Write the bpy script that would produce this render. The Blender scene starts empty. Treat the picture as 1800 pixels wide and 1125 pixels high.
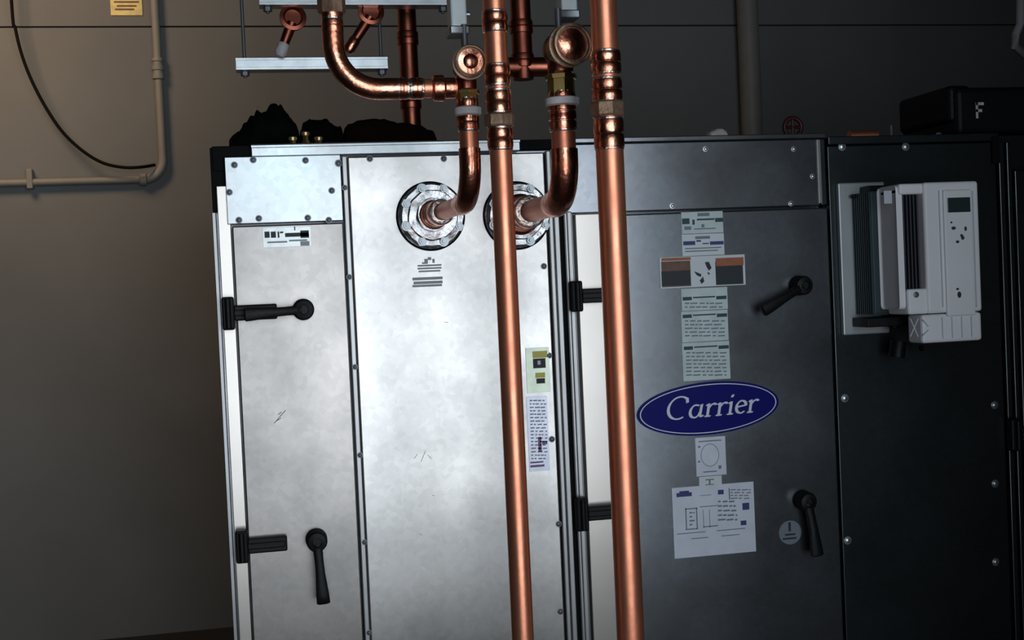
import bpy, bmesh, math, random
from mathutils import Vector, Matrix
random.seed(7)
S = bpy.context.scene
COL = S.collection
PI = math.pi

# ------------------------------------------------------------------ camera
F = 2170.0                                   # focal length in pixels of the 1800 px frame
YAW, PITCH, ROLL = math.radians(11.5), math.radians(1.5), math.radians(2.6)
CAM = Vector((0.0, -2.5, 1.036))
fw = Vector((math.sin(YAW)*math.cos(PITCH), math.cos(YAW)*math.cos(PITCH), -math.sin(PITCH)))
r0 = Vector((math.cos(YAW), -math.sin(YAW), 0.0))
u0 = r0.cross(fw)
RT = r0*math.cos(ROLL) - u0*math.sin(ROLL)
UP = r0*math.sin(ROLL) + u0*math.cos(ROLL)
cd = bpy.data.cameras.new('camera'); cam = bpy.data.objects.new('camera', cd); COL.objects.link(cam)
cd.sensor_width = 36.0; cd.lens = 36.0*F/1800.0; cd.clip_start = 0.05
M3 = Matrix((RT, UP, -fw)).transposed().to_4x4(); M3.translation = CAM
cam.matrix_world = M3
S.camera = cam

# ------------------------------------------------------------------ world, lights, exposure
S.view_settings.view_transform = 'Standard'; S.view_settings.look = 'None'
S.view_settings.gamma = 1.0; S.view_settings.exposure = 0.0; S.view_settings.use_curve_mapping = False
w = bpy.data.worlds.new('world'); S.world = w; w.use_nodes = True
w.node_tree.nodes['Background'].inputs[0].default_value = (0.55, 0.65, 0.85, 1)
w.node_tree.nodes['Background'].inputs[1].default_value = 0.10

def area(name, loc, aim, sx, sy, power, color, spread=180):
    l = bpy.data.lights.new(name, 'AREA'); l.shape = 'RECTANGLE'; l.size = sx; l.size_y = sy
    l.energy = power; l.color = color; l.spread = math.radians(spread)
    o = bpy.data.objects.new(name, l); COL.objects.link(o)
    d = (Vector(aim) - Vector(loc)).normalized()
    o.rotation_euler = d.to_track_quat('-Z', 'Y').to_euler(); o.location = loc
    return o
area('doorway_daylight', (0.52, -2.90, 1.10), (0.02, 0, 1.20), 1.90, 2.12, 11.0, (0.80, 0.91, 1.0), 82)
area('wall_fill_left', (-1.0, 0.45, 2.45), (-0.75, 1.5, 1.75), 0.5, 0.5, 6.8, (1.0, 0.70, 0.43), 120)  # added warm fill that brightens the upper left wall, no real fixture

# ------------------------------------------------------------------ helpers
def at(px, py, Y=0.0):
    d = fw + RT*((px-900)/F) - UP*((py-562.5)/F)
    return CAM + d*((Y-CAM.y)/d.y)
def X(px, py, Y=0.0): return at(px, py, Y).x
def Z(px, py, Y=0.0): return at(px, py, Y).z

def new(name, bm, mat, parent=None, smooth=False):
    me = bpy.data.meshes.new(name); bm.normal_update()
    lay = bm.faces.layers.int.get('flat'); flat = [bool(lay and f[lay]) for f in bm.faces]
    bm.to_mesh(me); bm.free()
    if smooth:
        for p in me.polygons: p.use_smooth = True
        try: me.set_sharp_from_angle(angle=math.radians(40))
        except Exception: pass
        for p, fl in zip(me.polygons, flat): p.use_smooth = not fl
    for p in me.polygons: p.material_index = 0
    me.materials.append(mat)
    o = bpy.data.objects.new(name, me); COL.objects.link(o)
    if parent: o.parent = parent; o.matrix_parent_inverse = parent_world(parent).inverted()
    return o
def parent_world(p):
    m = Matrix.LocRotScale(p.location, p.rotation_euler, p.scale)
    if p.parent: return parent_world(p.parent) @ p.matrix_parent_inverse @ m
    return m
def thing(name, loc, label, cat, group=None):
    o = bpy.data.objects.new(name, None); COL.objects.link(o); o.location = loc
    o.empty_display_size = 0.05
    return tag(o, label, cat, group)
def tag(o, label=None, cat=None, group=None, kind=None):
    if label: o['label'] = label
    if cat: o['category'] = cat
    if group: o['group'] = group
    if kind: o['kind'] = kind
    return o

def bx(bm, x0, x1, y0, y1, z0, z1, bev=0.0, seg=2):
    if x0 > x1: x0, x1 = x1, x0
    if y0 > y1: y0, y1 = y1, y0
    if z0 > z1: z0, z1 = z1, z0
    t = bmesh.new()
    bmesh.ops.create_cube(t, size=1.0)
    for v in t.verts:
        v.co = Vector(((x0+x1)/2+v.co.x*(x1-x0), (y0+y1)/2+v.co.y*(y1-y0), (z0+z1)/2+v.co.z*(z1-z0)))
    if bev: bmesh.ops.bevel(t, geom=t.edges[:], offset=bev, segments=seg, affect='EDGES', profile=0.5)
    n0 = len(bm.faces); merge(bm, t)
    lay = bm.faces.layers.int.get('flat') or bm.faces.layers.int.new('flat')   # flat-shaded: keeps sheet faces truly flat
    bm.faces.ensure_lookup_table()
    for i in range(n0, len(bm.faces)): bm.faces[i][lay] = 1
def merge(bm, t):
    me = bpy.data.meshes.new('tmp'); t.to_mesh(me); t.free(); bm.from_mesh(me); bpy.data.meshes.remove(me)
def box(name, x0, x1, y0, y1, z0, z1, mat, parent=None, bev=0.0015):
    b = bmesh.new(); bx(b, x0, x1, y0, y1, z0, z1, bev); return new(name, b, mat, parent, True)
def pbox(name, l, t, r, b, yf, yb, mat, parent=None, bev=0.0012):
    """axis-aligned box whose front face sits at depth yf"""
    mx, my = (l+r)/2, (t+b)/2
    return box(name, X(l, my, yf), X(r, my, yf), yf, yb, Z(mx, b, yf), Z(mx, t, yf), mat, parent, bev)

def tube(bm, pts, rad, seg=28, caps=True):
    pts = [Vector(p) for p in pts]
    n = len(pts); rs = rad if isinstance(rad, (list, tuple)) else [rad]*n
    tg = []
    for i in range(n):
        a = pts[max(i-1, 0)]; b = pts[min(i+1, n-1)]
        d = (b-a)
        tg.append(d.normalized() if d.length > 1e-9 else (tg[-1] if tg else Vector((0, 0, 1))))
    ref = Vector((1, 0, 0)) if abs(tg[0].x) < 0.8 else Vector((0, 0, 1))
    nrm = (ref - tg[0]*ref.dot(tg[0])).normalized()
    rings = []
    for i in range(n):
        nrm = (nrm - tg[i]*nrm.dot(tg[i])).normalized()
        bn = tg[i].cross(nrm)
        rings.append([bm.verts.new(pts[i] + (nrm*math.cos(2*PI*k/seg) + bn*math.sin(2*PI*k/seg))*rs[i]) for k in range(seg)])
    for i in range(n-1):
        for k in range(seg):
            bm.faces.new((rings[i][k], rings[i][(k+1) % seg], rings[i+1][(k+1) % seg], rings[i+1][k]))
    if caps:
        bm.faces.new(rings[0][::-1]); bm.faces.new(rings[-1])
def lathe(bm, base, axis, prof, seg=36):
    """prof: (distance along axis, radius); a profile swept about the axis"""
    base = Vector(base); axis = Vector(axis).normalized()
    ref = Vector((1, 0, 0)) if abs(axis.x) < 0.8 else Vector((0, 0, 1))
    n = (ref - axis*ref.dot(axis)).normalized(); b = axis.cross(n)
    rings = []
    for d, r in prof:
        r = max(r, 1e-5)
        rings.append([bm.verts.new(base+axis*d+(n*math.cos(2*PI*k/seg)+b*math.sin(2*PI*k/seg))*r) for k in range(seg)])
    for i in range(len(rings)-1):
        for k in range(seg):
            bm.faces.new((rings[i][k], rings[i][(k+1) % seg], rings[i+1][(k+1) % seg], rings[i+1][k]))
    bm.faces.new(rings[0][::-1]); bm.faces.new(rings[-1])
def bend(a, c, b, r, n=12):
    """points a -> rounded corner at c -> b"""
    a, c, b = Vector(a), Vector(c), Vector(b)
    d1 = (a-c).normalized(); d2 = (b-c).normalized()
    ang = d1.angle(d2); t = r/math.tan(ang/2)
    p1, p2 = c+d1*t, c+d2*t
    o = c + (d1+d2).normalized()*(r/math.sin(ang/2))
    v1, v2 = p1-o, p2-o; th = v1.angle(v2)
    return [(o + (v1*math.sin((1-k/n)*th)+v2*math.sin(k/n*th))/math.sin(th)) for k in range(n+1)]

# ------------------------------------------------------------------ materials
def mat(name, col, metal=0.0, rough=0.5, noise=0.0, nscale=8.0, bump=0.0, bscale=30.0, col2=None, rvar=0.0, spec=0.5, wave=0.0):
    m = bpy.data.materials.new(name); m.use_nodes = True
    nt = m.node_tree; N = nt.nodes; L = nt.links; bs = N['Principled BSDF']
    bs.inputs['Base Color'].default_value = (*col, 1); bs.inputs['Metallic'].default_value = metal
    bs.inputs['Roughness'].default_value = rough; bs.inputs['Specular IOR Level'].default_value = spec
    tc = N.new('ShaderNodeTexCoord')
    geo = N.new('ShaderNodeNewGeometry')
    if noise or rvar or col2:
        nz = N.new('ShaderNodeTexNoise'); nz.inputs['Scale'].default_value = nscale; nz.inputs['Detail'].default_value = 6
        L.new(geo.outputs['Position'], nz.inputs['Vector'])
        mx = N.new('ShaderNodeMix'); mx.data_type = 'RGBA'
        c2 = col2 or tuple(c*(1-noise) for c in col)
        mx.inputs[6].default_value = (*col, 1); mx.inputs[7].default_value = (*c2, 1)
        rp = N.new('ShaderNodeMapRange'); rp.inputs['From Min'].default_value = 0.35; rp.inputs['From Max'].default_value = 0.65
        L.new(nz.outputs['Fac'], rp.inputs['Value']); L.new(rp.outputs['Result'], mx.inputs[0])
        L.new(mx.outputs[2], bs.inputs['Base Color'])
        if rvar:
            r2 = N.new('ShaderNodeMapRange'); r2.inputs['To Min'].default_value = rough-rvar; r2.inputs['To Max'].default_value = rough+rvar
            r2.inputs['From Min'].default_value = 0.3; r2.inputs['From Max'].default_value = 0.7
            L.new(nz.outputs['Fac'], r2.inputs['Value']); L.new(r2.outputs['Result'], bs.inputs['Roughness'])
    prev = None
    for amt, sc, dist in ((bump, bscale, 0.002), (wave, 3.0, 0.02)):
        if amt:
            n2 = N.new('ShaderNodeTexNoise'); n2.inputs['Scale'].default_value = sc; n2.inputs['Detail'].default_value = 4 if sc > 4 else 1
            L.new(geo.outputs['Position'], n2.inputs['Vector'])
            bp = N.new('ShaderNodeBump'); bp.inputs['Strength'].default_value = amt; bp.inputs['Distance'].default_value = dist
            L.new(n2.outputs['Fac'], bp.inputs['Height'])
            if prev: L.new(prev.outputs['Normal'], bp.inputs['Normal'])
            prev = bp
    if prev: L.new(prev.outputs['Normal'], bs.inputs['Normal'])
    return m
def galv_mat(name, col, col2, rough):
    m = mat(name, col, 0.9, rough, nscale=5.0, col2=col2, rvar=0.05, wave=0.10)
    nt = m.node_tree; N = nt.nodes; L = nt.links; bs = N['Principled BSDF']
    geo = N.new('ShaderNodeNewGeometry')
    vo = N.new('ShaderNodeTexVoronoi'); vo.inputs['Scale'].default_value = 90
    L.new(geo.outputs['Position'], vo.inputs['Vector'])
    src = bs.inputs['Base Color'].links[0].from_socket
    mx = N.new('ShaderNodeMix'); mx.data_type = 'RGBA'; mx.blend_type = 'MULTIPLY'
    sep = N.new('ShaderNodeSeparateColor'); L.new(vo.outputs['Color'], sep.inputs[0])
    mr = N.new('ShaderNodeMapRange'); mr.inputs['To Min'].default_value = 0.93; mr.inputs['To Max'].default_value = 1.04
    L.new(sep.outputs[0], mr.inputs['Value'])
    cb = N.new('ShaderNodeCombineColor')
    for i in range(3): L.new(mr.outputs['Result'], cb.inputs[i])
    mx.inputs[0].default_value = 1.0
    L.new(src, mx.inputs[6]); L.new(cb.outputs[0], mx.inputs[7]); L.new(mx.outputs[2], bs.inputs['Base Color'])
    return m
M = {}
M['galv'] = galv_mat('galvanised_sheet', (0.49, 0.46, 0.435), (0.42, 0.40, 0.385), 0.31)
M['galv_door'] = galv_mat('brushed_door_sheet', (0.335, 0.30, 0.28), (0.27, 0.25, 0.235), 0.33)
M['plate'] = mat('plate_with_reflection', (0.50, 0.53, 0.54), 0.6, 0.45, noise=0.08)  # reflected light on the plate is put into this paler colour
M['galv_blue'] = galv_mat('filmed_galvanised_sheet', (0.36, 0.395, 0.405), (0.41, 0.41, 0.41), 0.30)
M['galv_shade'] = galv_mat('shaded_galvanised_sheet', (0.27, 0.275, 0.29), (0.20, 0.215, 0.235), 0.25)  # same galvanised sheet, its colour darkened to paint the shade
M['galv_dark'] = galv_mat('deep_shade_galvanised_sheet', (0.085, 0.095, 0.10), (0.065, 0.075, 0.08), 0.33)  # galvanised sheet again, with the deep shade at right painted into its colour
M['alu'] = mat('aluminium_extrusion', (0.40, 0.39, 0.385), 0.85, 0.38, noise=0.12, nscale=12)
M['cream'] = mat('bright_cream_anodised_rail', (0.60, 0.54, 0.49), 0.75, 0.30, noise=0.06)
M['black'] = mat('black_plastic', (0.005, 0.005, 0.006), 0.0, 0.5, spec=0.25, bump=0.2, bscale=200)
M['gasket'] = mat('black_rubber_gasket', (0.006, 0.006, 0.007), 0.0, 0.8, spec=0.15, noise=0.3)
M['copper'] = mat('copper_tube', (0.95, 0.36, 0.21), 0.88, 0.40, nscale=14, col2=(0.85, 0.30, 0.175), rvar=0.06, bump=0.15, bscale=60)
M['copper_fit'] = mat('copper_fitting', (0.96, 0.42, 0.28), 1.0, 0.27, nscale=30, col2=(0.74, 0.24, 0.14), rvar=0.07, bump=0.5, bscale=90)
M['copper_dark'] = mat('tarnished_copper', (0.42, 0.13, 0.08), 1.0, 0.35, nscale=20, col2=(0.28, 0.08, 0.05), rvar=0.06)
M['solder'] = mat('silver_solder_bead', (0.86, 0.70, 0.62), 1.0, 0.3, noise=0.3, nscale=90, bump=0.8, bscale=150)
M['bronze'] = mat('cast_bronze_union', (0.48, 0.30, 0.20), 0.8, 0.45, noise=0.3, nscale=40, bump=0.4, bscale=120)
M['brass'] = mat('brass', (0.78, 0.58, 0.22), 1.0, 0.28, noise=0.25, nscale=30)
M['whitering'] = mat('pale_sealing_tape', (0.72, 0.66, 0.66), 0.0, 0.6, noise=0.2, nscale=60, bump=0.6, bscale=120)
M['steel'] = mat('zinc_plated_steel', (0.66, 0.70, 0.72), 0.9, 0.32, noise=0.2, nscale=30)
M['collar'] = mat('crinkled_foil_collar', (0.56, 0.55, 0.55), 0.9, 0.24, noise=0.55, nscale=45, bump=1.0, bscale=55)
M['bolt'] = mat('grey_bolt', (0.30, 0.32, 0.33), 0.9, 0.35)
M['screw'] = mat('dark_screw_head', (0.16, 0.165, 0.18), 0.6, 0.45)
M['wall'] = mat('painted_wall_board', (0.190, 0.188, 0.182), 0.0, 0.8, noise=0.14, nscale=2.5, bump=0.15, bscale=60)
M['wallpaint'] = mat('painted_conduit', (0.27, 0.25, 0.22), 0.0, 0.55, noise=0.1, nscale=20)
M['joint'] = mat('wall_joint_shadow_gap', (0.08, 0.065, 0.06), 0.0, 0.9, noise=0.2)
M['floor'] = mat('concrete_floor', (0.035, 0.035, 0.038), 0.0, 0.85, noise=0.3, nscale=4, bump=0.3, bscale=40)
M['dark'] = mat('dark_room_paint', (0.05, 0.05, 0.052), 0.0, 0.9, noise=0.2, nscale=3)
M['cloth'] = mat('black_cloth', (0.004, 0.004, 0.004), 0.0, 1.0, spec=0.05, noise=0.4, nscale=30, bump=0.9, bscale=120)
M['cloth_red'] = mat('dark_maroon_cloth', (0.012, 0.005, 0.004), 0.0, 1.0, spec=0.05, noise=0.4, nscale=30, bump=0.9, bscale=120)
M['gold'] = mat('brass_buckle', (0.72, 0.50, 0.25), 0.8, 0.35, noise=0.2)
M['paper'] = mat('white_paper_label', (0.74, 0.78, 0.80), 0.0, 0.6, noise=0.05, nscale=20)
M['paperg'] = mat('grey_green_paper_label', (0.66, 0.76, 0.74), 0.0, 0.6, noise=0.12, nscale=40)
M['paperl'] = mat('lavender_paper_label', (0.78, 0.80, 0.90), 0.0, 0.6, noise=0.08, nscale=40)
M['ink'] = mat('black_print', (0.02, 0.025, 0.03), 0.0, 0.6)
M['foil'] = mat('silver_foil_label', (0.42, 0.43, 0.42), 0.85, 0.33, noise=0.15, nscale=50)
M['foilg'] = mat('greenish_foil_label', (0.38, 0.41, 0.33), 0.85, 0.33, noise=0.15, nscale=50)
M['foill'] = mat('lavender_foil_label', (0.40, 0.40, 0.46), 0.85, 0.33, noise=0.15, nscale=50)
M['inkgrey'] = mat('grey_print', (0.20, 0.23, 0.27), 0.0, 0.6)
M['inklight'] = mat('faint_grey_print', (0.36, 0.38, 0.40), 0.0, 0.6)
M['inkblue'] = mat('navy_print', (0.04, 0.05, 0.20), 0.0, 0.6)
M['inkteal'] = mat('teal_black_print', (0.02, 0.07, 0.08), 0.0, 0.6)
M['inkpurple'] = mat('purple_print', (0.30, 0.18, 0.35), 0.0, 0.6)
M['orange'] = mat('orange_print', (0.42, 0.12, 0.05), 0.0, 0.5, noise=0.2, nscale=60)
M['rust'] = mat('brown_print', (0.20, 0.10, 0.07), 0.0, 0.6, noise=0.3, nscale=60)
M['yellow'] = mat('yellow_print', (0.80, 0.68, 0.12), 0.0, 0.5, noise=0.2, nscale=20)
M['yellowtag'] = mat('yellow_tag', (0.95, 0.75, 0.28), 0.0, 0.5, noise=0.25, nscale=40)
M['navy'] = mat('navy_badge', (0.002, 0.002, 0.16), 0.0, 0.5, spec=0.15)
M['badgewhite'] = mat('white_badge_print', (0.78, 0.78, 0.86), 0.0, 0.5)
M['drive'] = mat('off_white_plastic', (0.90, 0.88, 0.90), 0.0, 0.5, noise=0.04)
M['driveside'] = mat('pale_grey_plastic', (0.60, 0.61, 0.66), 0.0, 0.5, noise=0.06)
M['lcd'] = mat('unlit_display_glass', (0.03, 0.045, 0.045), 0.0, 0.2)
M['vent'] = mat('dark_vent_plastic', (0.045, 0.045, 0.06), 0.0, 0.5)
M['fins'] = mat('dark_heat_sink', (0.05, 0.075, 0.085), 0.6, 0.4)
M['rag'] = mat('white_rag', (0.70, 0.68, 0.64), 0.0, 0.9, noise=0.2, nscale=60, bump=0.8, bscale=100)
M['red'] = mat('dark_red_plastic', (0.07, 0.008, 0.006), 0.0, 0.5, noise=0.3, nscale=60)
M['cable'] = mat('black_cable', (0.006, 0.005, 0.005), 0.0, 0.7, spec=0.1)
M['box'] = mat('grey_metal_box', (0.85, 0.92, 0.92), 0.2, 0.5, noise=0.12, nscale=30)
M['hose'] = mat('grey_hose', (0.45, 0.45, 0.44), 0.0, 0.5, noise=0.1)

# ------------------------------------------------------------------ the room
WY = 1.5                                     # face of the back wall
H = 2.6
XL, XR, YF = -2.4, 3.2, -2.92
def struct(name, x0, x1, y0, y1, z0, z1, m, parent=None, bev=0.0):
    o = box(name, x0, x1, y0, y1, z0, z1, m, parent, bev)
    if not parent: o['kind'] = 'structure'
    return o
struct('floor', XL-0.1, XR+0.1, YF-0.1, WY+0.15, -0.12, 0, M['floor'])
struct('ceiling', XL-0.1, XR+0.1, YF-0.1, WY+0.15, H, H+0.1, M['dark'])
wb = struct('wall_back', XL, XR, WY+0.02, WY+0.14, 0, H, M['joint'])
struct('wall_left', XL-0.1, XL, YF, WY+0.14, 0, H, M['wall'])
struct('wall_right', XR, XR+0.1, YF, WY+0.14, 0, H, M['dark'])
# front wall behind the viewer, with the open doorway the daylight enters by
struct('wall_front', XL, -0.46, YF-0.1, YF, 0, H, M['dark'])
struct('wall_front', 1.5, XR, YF-0.1, YF, 0, H, M['dark'])
struct('wall_front', -0.46, 1.5, YF-0.1, YF, 2.2, H, M['dark'])
# boards of the back wall: a horizontal joint near the top of the picture
zj = Z(700, 46, WY)
for (a, b) in ((XL, XR),):
    box('wall_board', a, b, WY, WY+0.02, 0.0, zj-0.0025, M['wall'], wb, 0.001)
    box('wall_board', a, b, WY, WY+0.02, zj+0.0025, H, M['wall'], wb, 0.001)

# ------------------------------------------------------------------ air handler: bright section
def screw(l, t, yf, parent, r=0.0045, m='screw'):
    b = bmesh.new(); lathe(b, (X(l, t, yf), yf+0.001, Z(l, t, yf)), (0, -1, 0), ((0, r*1.5), (0.0015, r*1.5), (0.0016, r), (0.0045, r*0.9), (0.0055, r*0.5)), 12)
    return new('screw', b, M[m], parent, True)
ZT = Z(650, 250, 0.0)
ZB = 0.10
UX0, UX1 = X(378, 500), X(990, 600)
ah = thing('air_handler', ((UX0+UX1)/2, 0.4, ZB), 'bright silver galvanised air handler section with two round collars and a narrow black-hinged door', 'air handler')
box('body', UX0+0.006, UX1-0.002, 0.03, 0.95, ZB, ZT-0.0005, M['galv_shade'], ah, 0.002)
box('base_rail', UX0, UX1, 0.01, 0.95, 0.0, ZB, M['galv_dark'], ah, 0.002)
# left corner post: thin dull fin and bright jamb
box('corner_post', UX0, X(391, 600), 0.015, 0.06, ZB, Z(380, 372), M['alu'], ah)
jl, jr = X(394, 600), X(416.5, 600)
box('door_jamb', jl, jr, -0.003, 0.03, ZB, Z(388, 327), M['cream'], ah)
b = bmesh.new()
bx(b, X(370, 300), X(398, 300), 0.008, 0.05, Z(384, 372), ZT-0.003, 0.002)
bx(b, X(372, 262), X(443, 262), 0.004, 0.05, Z(405, 300), ZT-0.001, 0.002)
new('corner_block', b, M['gasket'], ah, True)
# top rail
b = bmesh.new()
bx(b, X(441, 262), X(913, 262), -0.010, 0.03, Z(650, 272), ZT, 0.002)
bx(b, X(441, 262), X(913, 262), -0.013, -0.009, Z(650, 257), Z(650, 252), 0.001)
new('top_rail', b, M['galv_blue'], ah, True)
box('top_gasket', X(913, 255), UX1-0.001, 0.012, 0.04, Z(940, 262), ZT, M['gasket'], ah)
# plate screwed on above the door
pl = pbox('cover_plate', 397, 274, 601, 391, -0.012, 0.005, M['galv_blue'], ah)
for (sx, sy) in ((412, 290), (445, 281), (537, 282), (403, 338), (583, 335), (455, 384), (541, 383), (420, 387), (578, 387)):
    screw(sx, sy, -0.012, pl)
# narrow door
dx0, dx1 = X(418, 600), X(613, 600)
dz1 = Z(505, 395)
door = box('door', dx0, dx1, -0.014, 0.02, ZB+0.02, dz1, M['galv_door'], ah, 0.003)
def hinge(l, t, w, h, leaf_r, parent, yf=-0.004):
    b = bmesh.new()
    x0, x1 = X(l, t, yf), X(l+w, t, yf); z1, z0 = Z(l+w/2, t, yf), Z(l+w/2, t+h, yf)
    bx(b, x0, x1, yf-0.024, yf, z0, z1, 0.004)
    zm = (z0+z1)/2
    tube(b, [((x0+x1)/2, yf-0.026, z0+0.004), ((x0+x1)/2, yf-0.026, z1-0.004)], 0.006, 14)
    xl = X(leaf_r, t+h/2, yf)
    bx(b, x1-0.001, xl, yf-0.020, yf-0.008, zm-0.015, zm+0.015, 0.003)
    bx(b, x1-0.001, xl-0.004, yf-0.024, yf-0.018, zm-0.006, zm+0.006, 0.002)
    return new('hinge', b, M['black'], parent, True)
hinge(389, 522, 22, 58, 487, door, -0.014)
hinge(413, 930, 22, 57, 505, door, -0.014)
def lever(px, py, ex, ey, parent, yf, r=0.0205, w0=0.013, w1=0.016):
    b = bmesh.new()
    p = at(px, py, yf); q = at(ex, ey, yf)
    lathe(b, (p.x, yf, p.z), (0, -1, 0), ((0, r*1.05), (0.008, r*1.05), (0.010, r), (0.032, r), (0.038, r*0.85), (0.040, r*0.45), (0.037, r*0.4)), 28)
    d = Vector((q.x-p.x, 0, q.z-p.z)); L = d.length; d.normalize(); n = Vector((0, 1, 0)).cross(d)
    secs = [(0.004, w0*0.9, 0.030), (L*0.3, w0*0.8, 0.038), (L*0.5, w0*0.85, 0.042), (L*0.85, w1*0.95, 0.044), (L*0.98, w1, 0.044), (L, w1*0.8, 0.042)]
    rings = []
    for (s, hw, yo) in secs:
        c = Vector((p.x, yf-yo, p.z)) + d*s; ring = []
        for (a, e) in ((-1, -0.6), (-0.6, -1), (0.6, -1), (1, -0.6), (1, 0.6), (0.6, 1), (-0.6, 1), (-1, 0.6)):
            ring.append(b.verts.new(c + n*(a*hw*0.82) + Vector((0, e*0.007, 0))))
        rings.append(ring)
    for i in range(len(rings)-1):
        for k in range(8): b.faces.new((rings[i][k], rings[i][(k+1) % 8], rings[i+1][(k+1) % 8], rings[i+1][k]))
    b.faces.new(rings[0][::-1]); b.faces.new(rings[-1])
    bmesh.ops.recalc_face_normals(b, faces=b.faces[:])
    return new('lever_handle', b, M['black'], parent, True)
lever(533, 544, 430, 553, door, -0.014)
lever(556, 947, 567, 1052, door, -0.014)
# seam strip with its screws
sx0, sx1 = X(615, 600), X(624.5, 600)
strip = box('seam_strip', sx0, sx1, -0.018, 0.01, ZB+0.02, Z(600, 276), M['alu'], ah, 0.002)
mp0, mp1 = X(625.5, 600), X(969, 600)
panel = box('main_panel', mp0, mp1, -0.010, 0.02, ZB+0.02, Z(800, 272), M['galv'], ah, 0.003)
for (sx, sy) in ((606, 330), (614, 487), (624, 645), (633, 800), (641, 953), (649, 1112)):
    screw(sx, sy, -0.018, strip, 0.004)
screw(595, 287, -0.012, strip, 0.005)
for (sx, sy) in ((650, 279), (780, 279), (956, 468), (965, 625), (970, 772), (982, 921), (985, 1075)):
    screw(sx, sy, -0.010, panel, 0.0045)
# ribbed right post
b = bmesh.new()
pz1 = Z(975, 266)
bx(b, X(971, 600), X(979, 600), -0.016, 0.02, ZB, pz1, 0.002)
bx(b, X(981, 600), X(990.5, 600), -0.012, 0.02, ZB, pz1, 0.002)
bx(b, X(978, 600), X(983, 600), -0.002, 0.02, ZB, pz1, 0.001)
new('ribbed_post', b, M['alu'], ah, True)
box('gasket_seam', X(991, 600), X(999, 600), 0.004, 0.05, ZB, ZT-0.01, M['gasket'], ah)

# flat print helper: bars of unreadable small writing
def bars(name, rects, m, parent, yf):
    b = bmesh.new()
    for (l, t, r, bt) in rects:
        my, mx = (t+bt)/2, (l+r)/2
        bx(b, X(l, my, yf), X(r, my, yf), yf-0.0004, yf+0.0003, Z(mx, bt, yf), Z(mx, t, yf))
    return new(name, b, M[m], parent)
# rating label on the narrow door, scribble lower on it
st = pbox('label_sticker', 462, 399, 547, 434, -0.0150, -0.0138, M['foil'], door, 0.0002)
bars('printing', [(465, 407, 474, 418), (476, 407, 485, 418), (488, 407, 491, 418), (492, 407, 498, 410), (501, 409, 543, 416), (528, 405, 543, 418), (517, 398, 519, 405)], 'ink', st, -0.0150)
bars('printing', [(470, 424, 505, 427), (508, 421, 540, 424), (528, 424, 544, 432)], 'inklight', st, -0.0150)
b = bmesh.new()
for (a, c) in (((482, 744), (502, 721)), ((486, 740), (494, 735)), ((489, 729), (495, 724))):
    p, q = at(*a, -0.0142), at(*c, -0.0142); tube(b, [p, q], 0.0007, 6)
new('pen_mark', b, M['inkgrey'], door)
b = bmesh.new()
for (a, c) in (((728, 806), (734, 798)), ((740, 812), (748, 792)), ((752, 800), (758, 806)), ((781, 566), (788, 567)), ((738, 938), (742, 941)), ((760, 870), (764, 872))):
    tube(b, [at(*a, -0.0102), at(*c, -0.0102)], 0.0005, 6)
tag(new('scuff_marks', b, M['inklight'], panel), None, None, None, 'stuff')
# printed flow arrow and text under the left collar
bars('printing', [(742, 461, 752, 464), (746, 455, 752, 461), (760, 455, 764, 462), (752, 452, 758, 457), (734, 465, 776, 468), (734, 470, 776, 473), (736, 475, 774, 478)], 'inklight', panel, -0.0102)
bars('printing', [(725, 487, 778, 492), (727, 494, 778, 499), (725, 500, 777, 504)], 'inklight', panel, -0.0102)
# warning stickers beside pipe
s2 = pbox('warning_sticker', 925, 611, 966, 690, -0.0112, -0.0098, M['foilg'], panel, 0.0002)
bars('yellow_field', [(936, 617, 962, 629)], 'yellow', s2, -0.0112); bars('yellow_field', [(941, 655, 958, 664)], 'yellow', s2, -0.0112)
bars('pictogram', [(937, 630, 959, 647)], 'ink', s2, -0.0112); bars('pictogram', [(943, 665, 958, 674)], 'ink', s2, -0.0112)
bars('pictogram_symbol', [(945, 634, 950, 641)], 'paper', s2, -0.0117)
s3 = pbox('wiring_label', 928, 697, 964, 828, -0.0112, -0.0098, M['foill'], panel, 0.0002)
rows = []
yy = 703
while yy < 808:
    x = 931
    while x < 958:
        wd = random.uniform(3, 9); rows.append((x+(yy-703)*0.03, yy, min(x+wd, 960)+(yy-703)*0.03, yy+2.2)); x += wd+random.uniform(1, 4)
    yy += 6
bars('printing', rows, 'inklight', s3, -0.0112)
bars('printing', [(932, 811, 955, 814), (932, 817, 957, 821), (953, 775, 962, 781), (946, 768, 952, 794)], 'inkpurple', s3, -0.0112)

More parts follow.
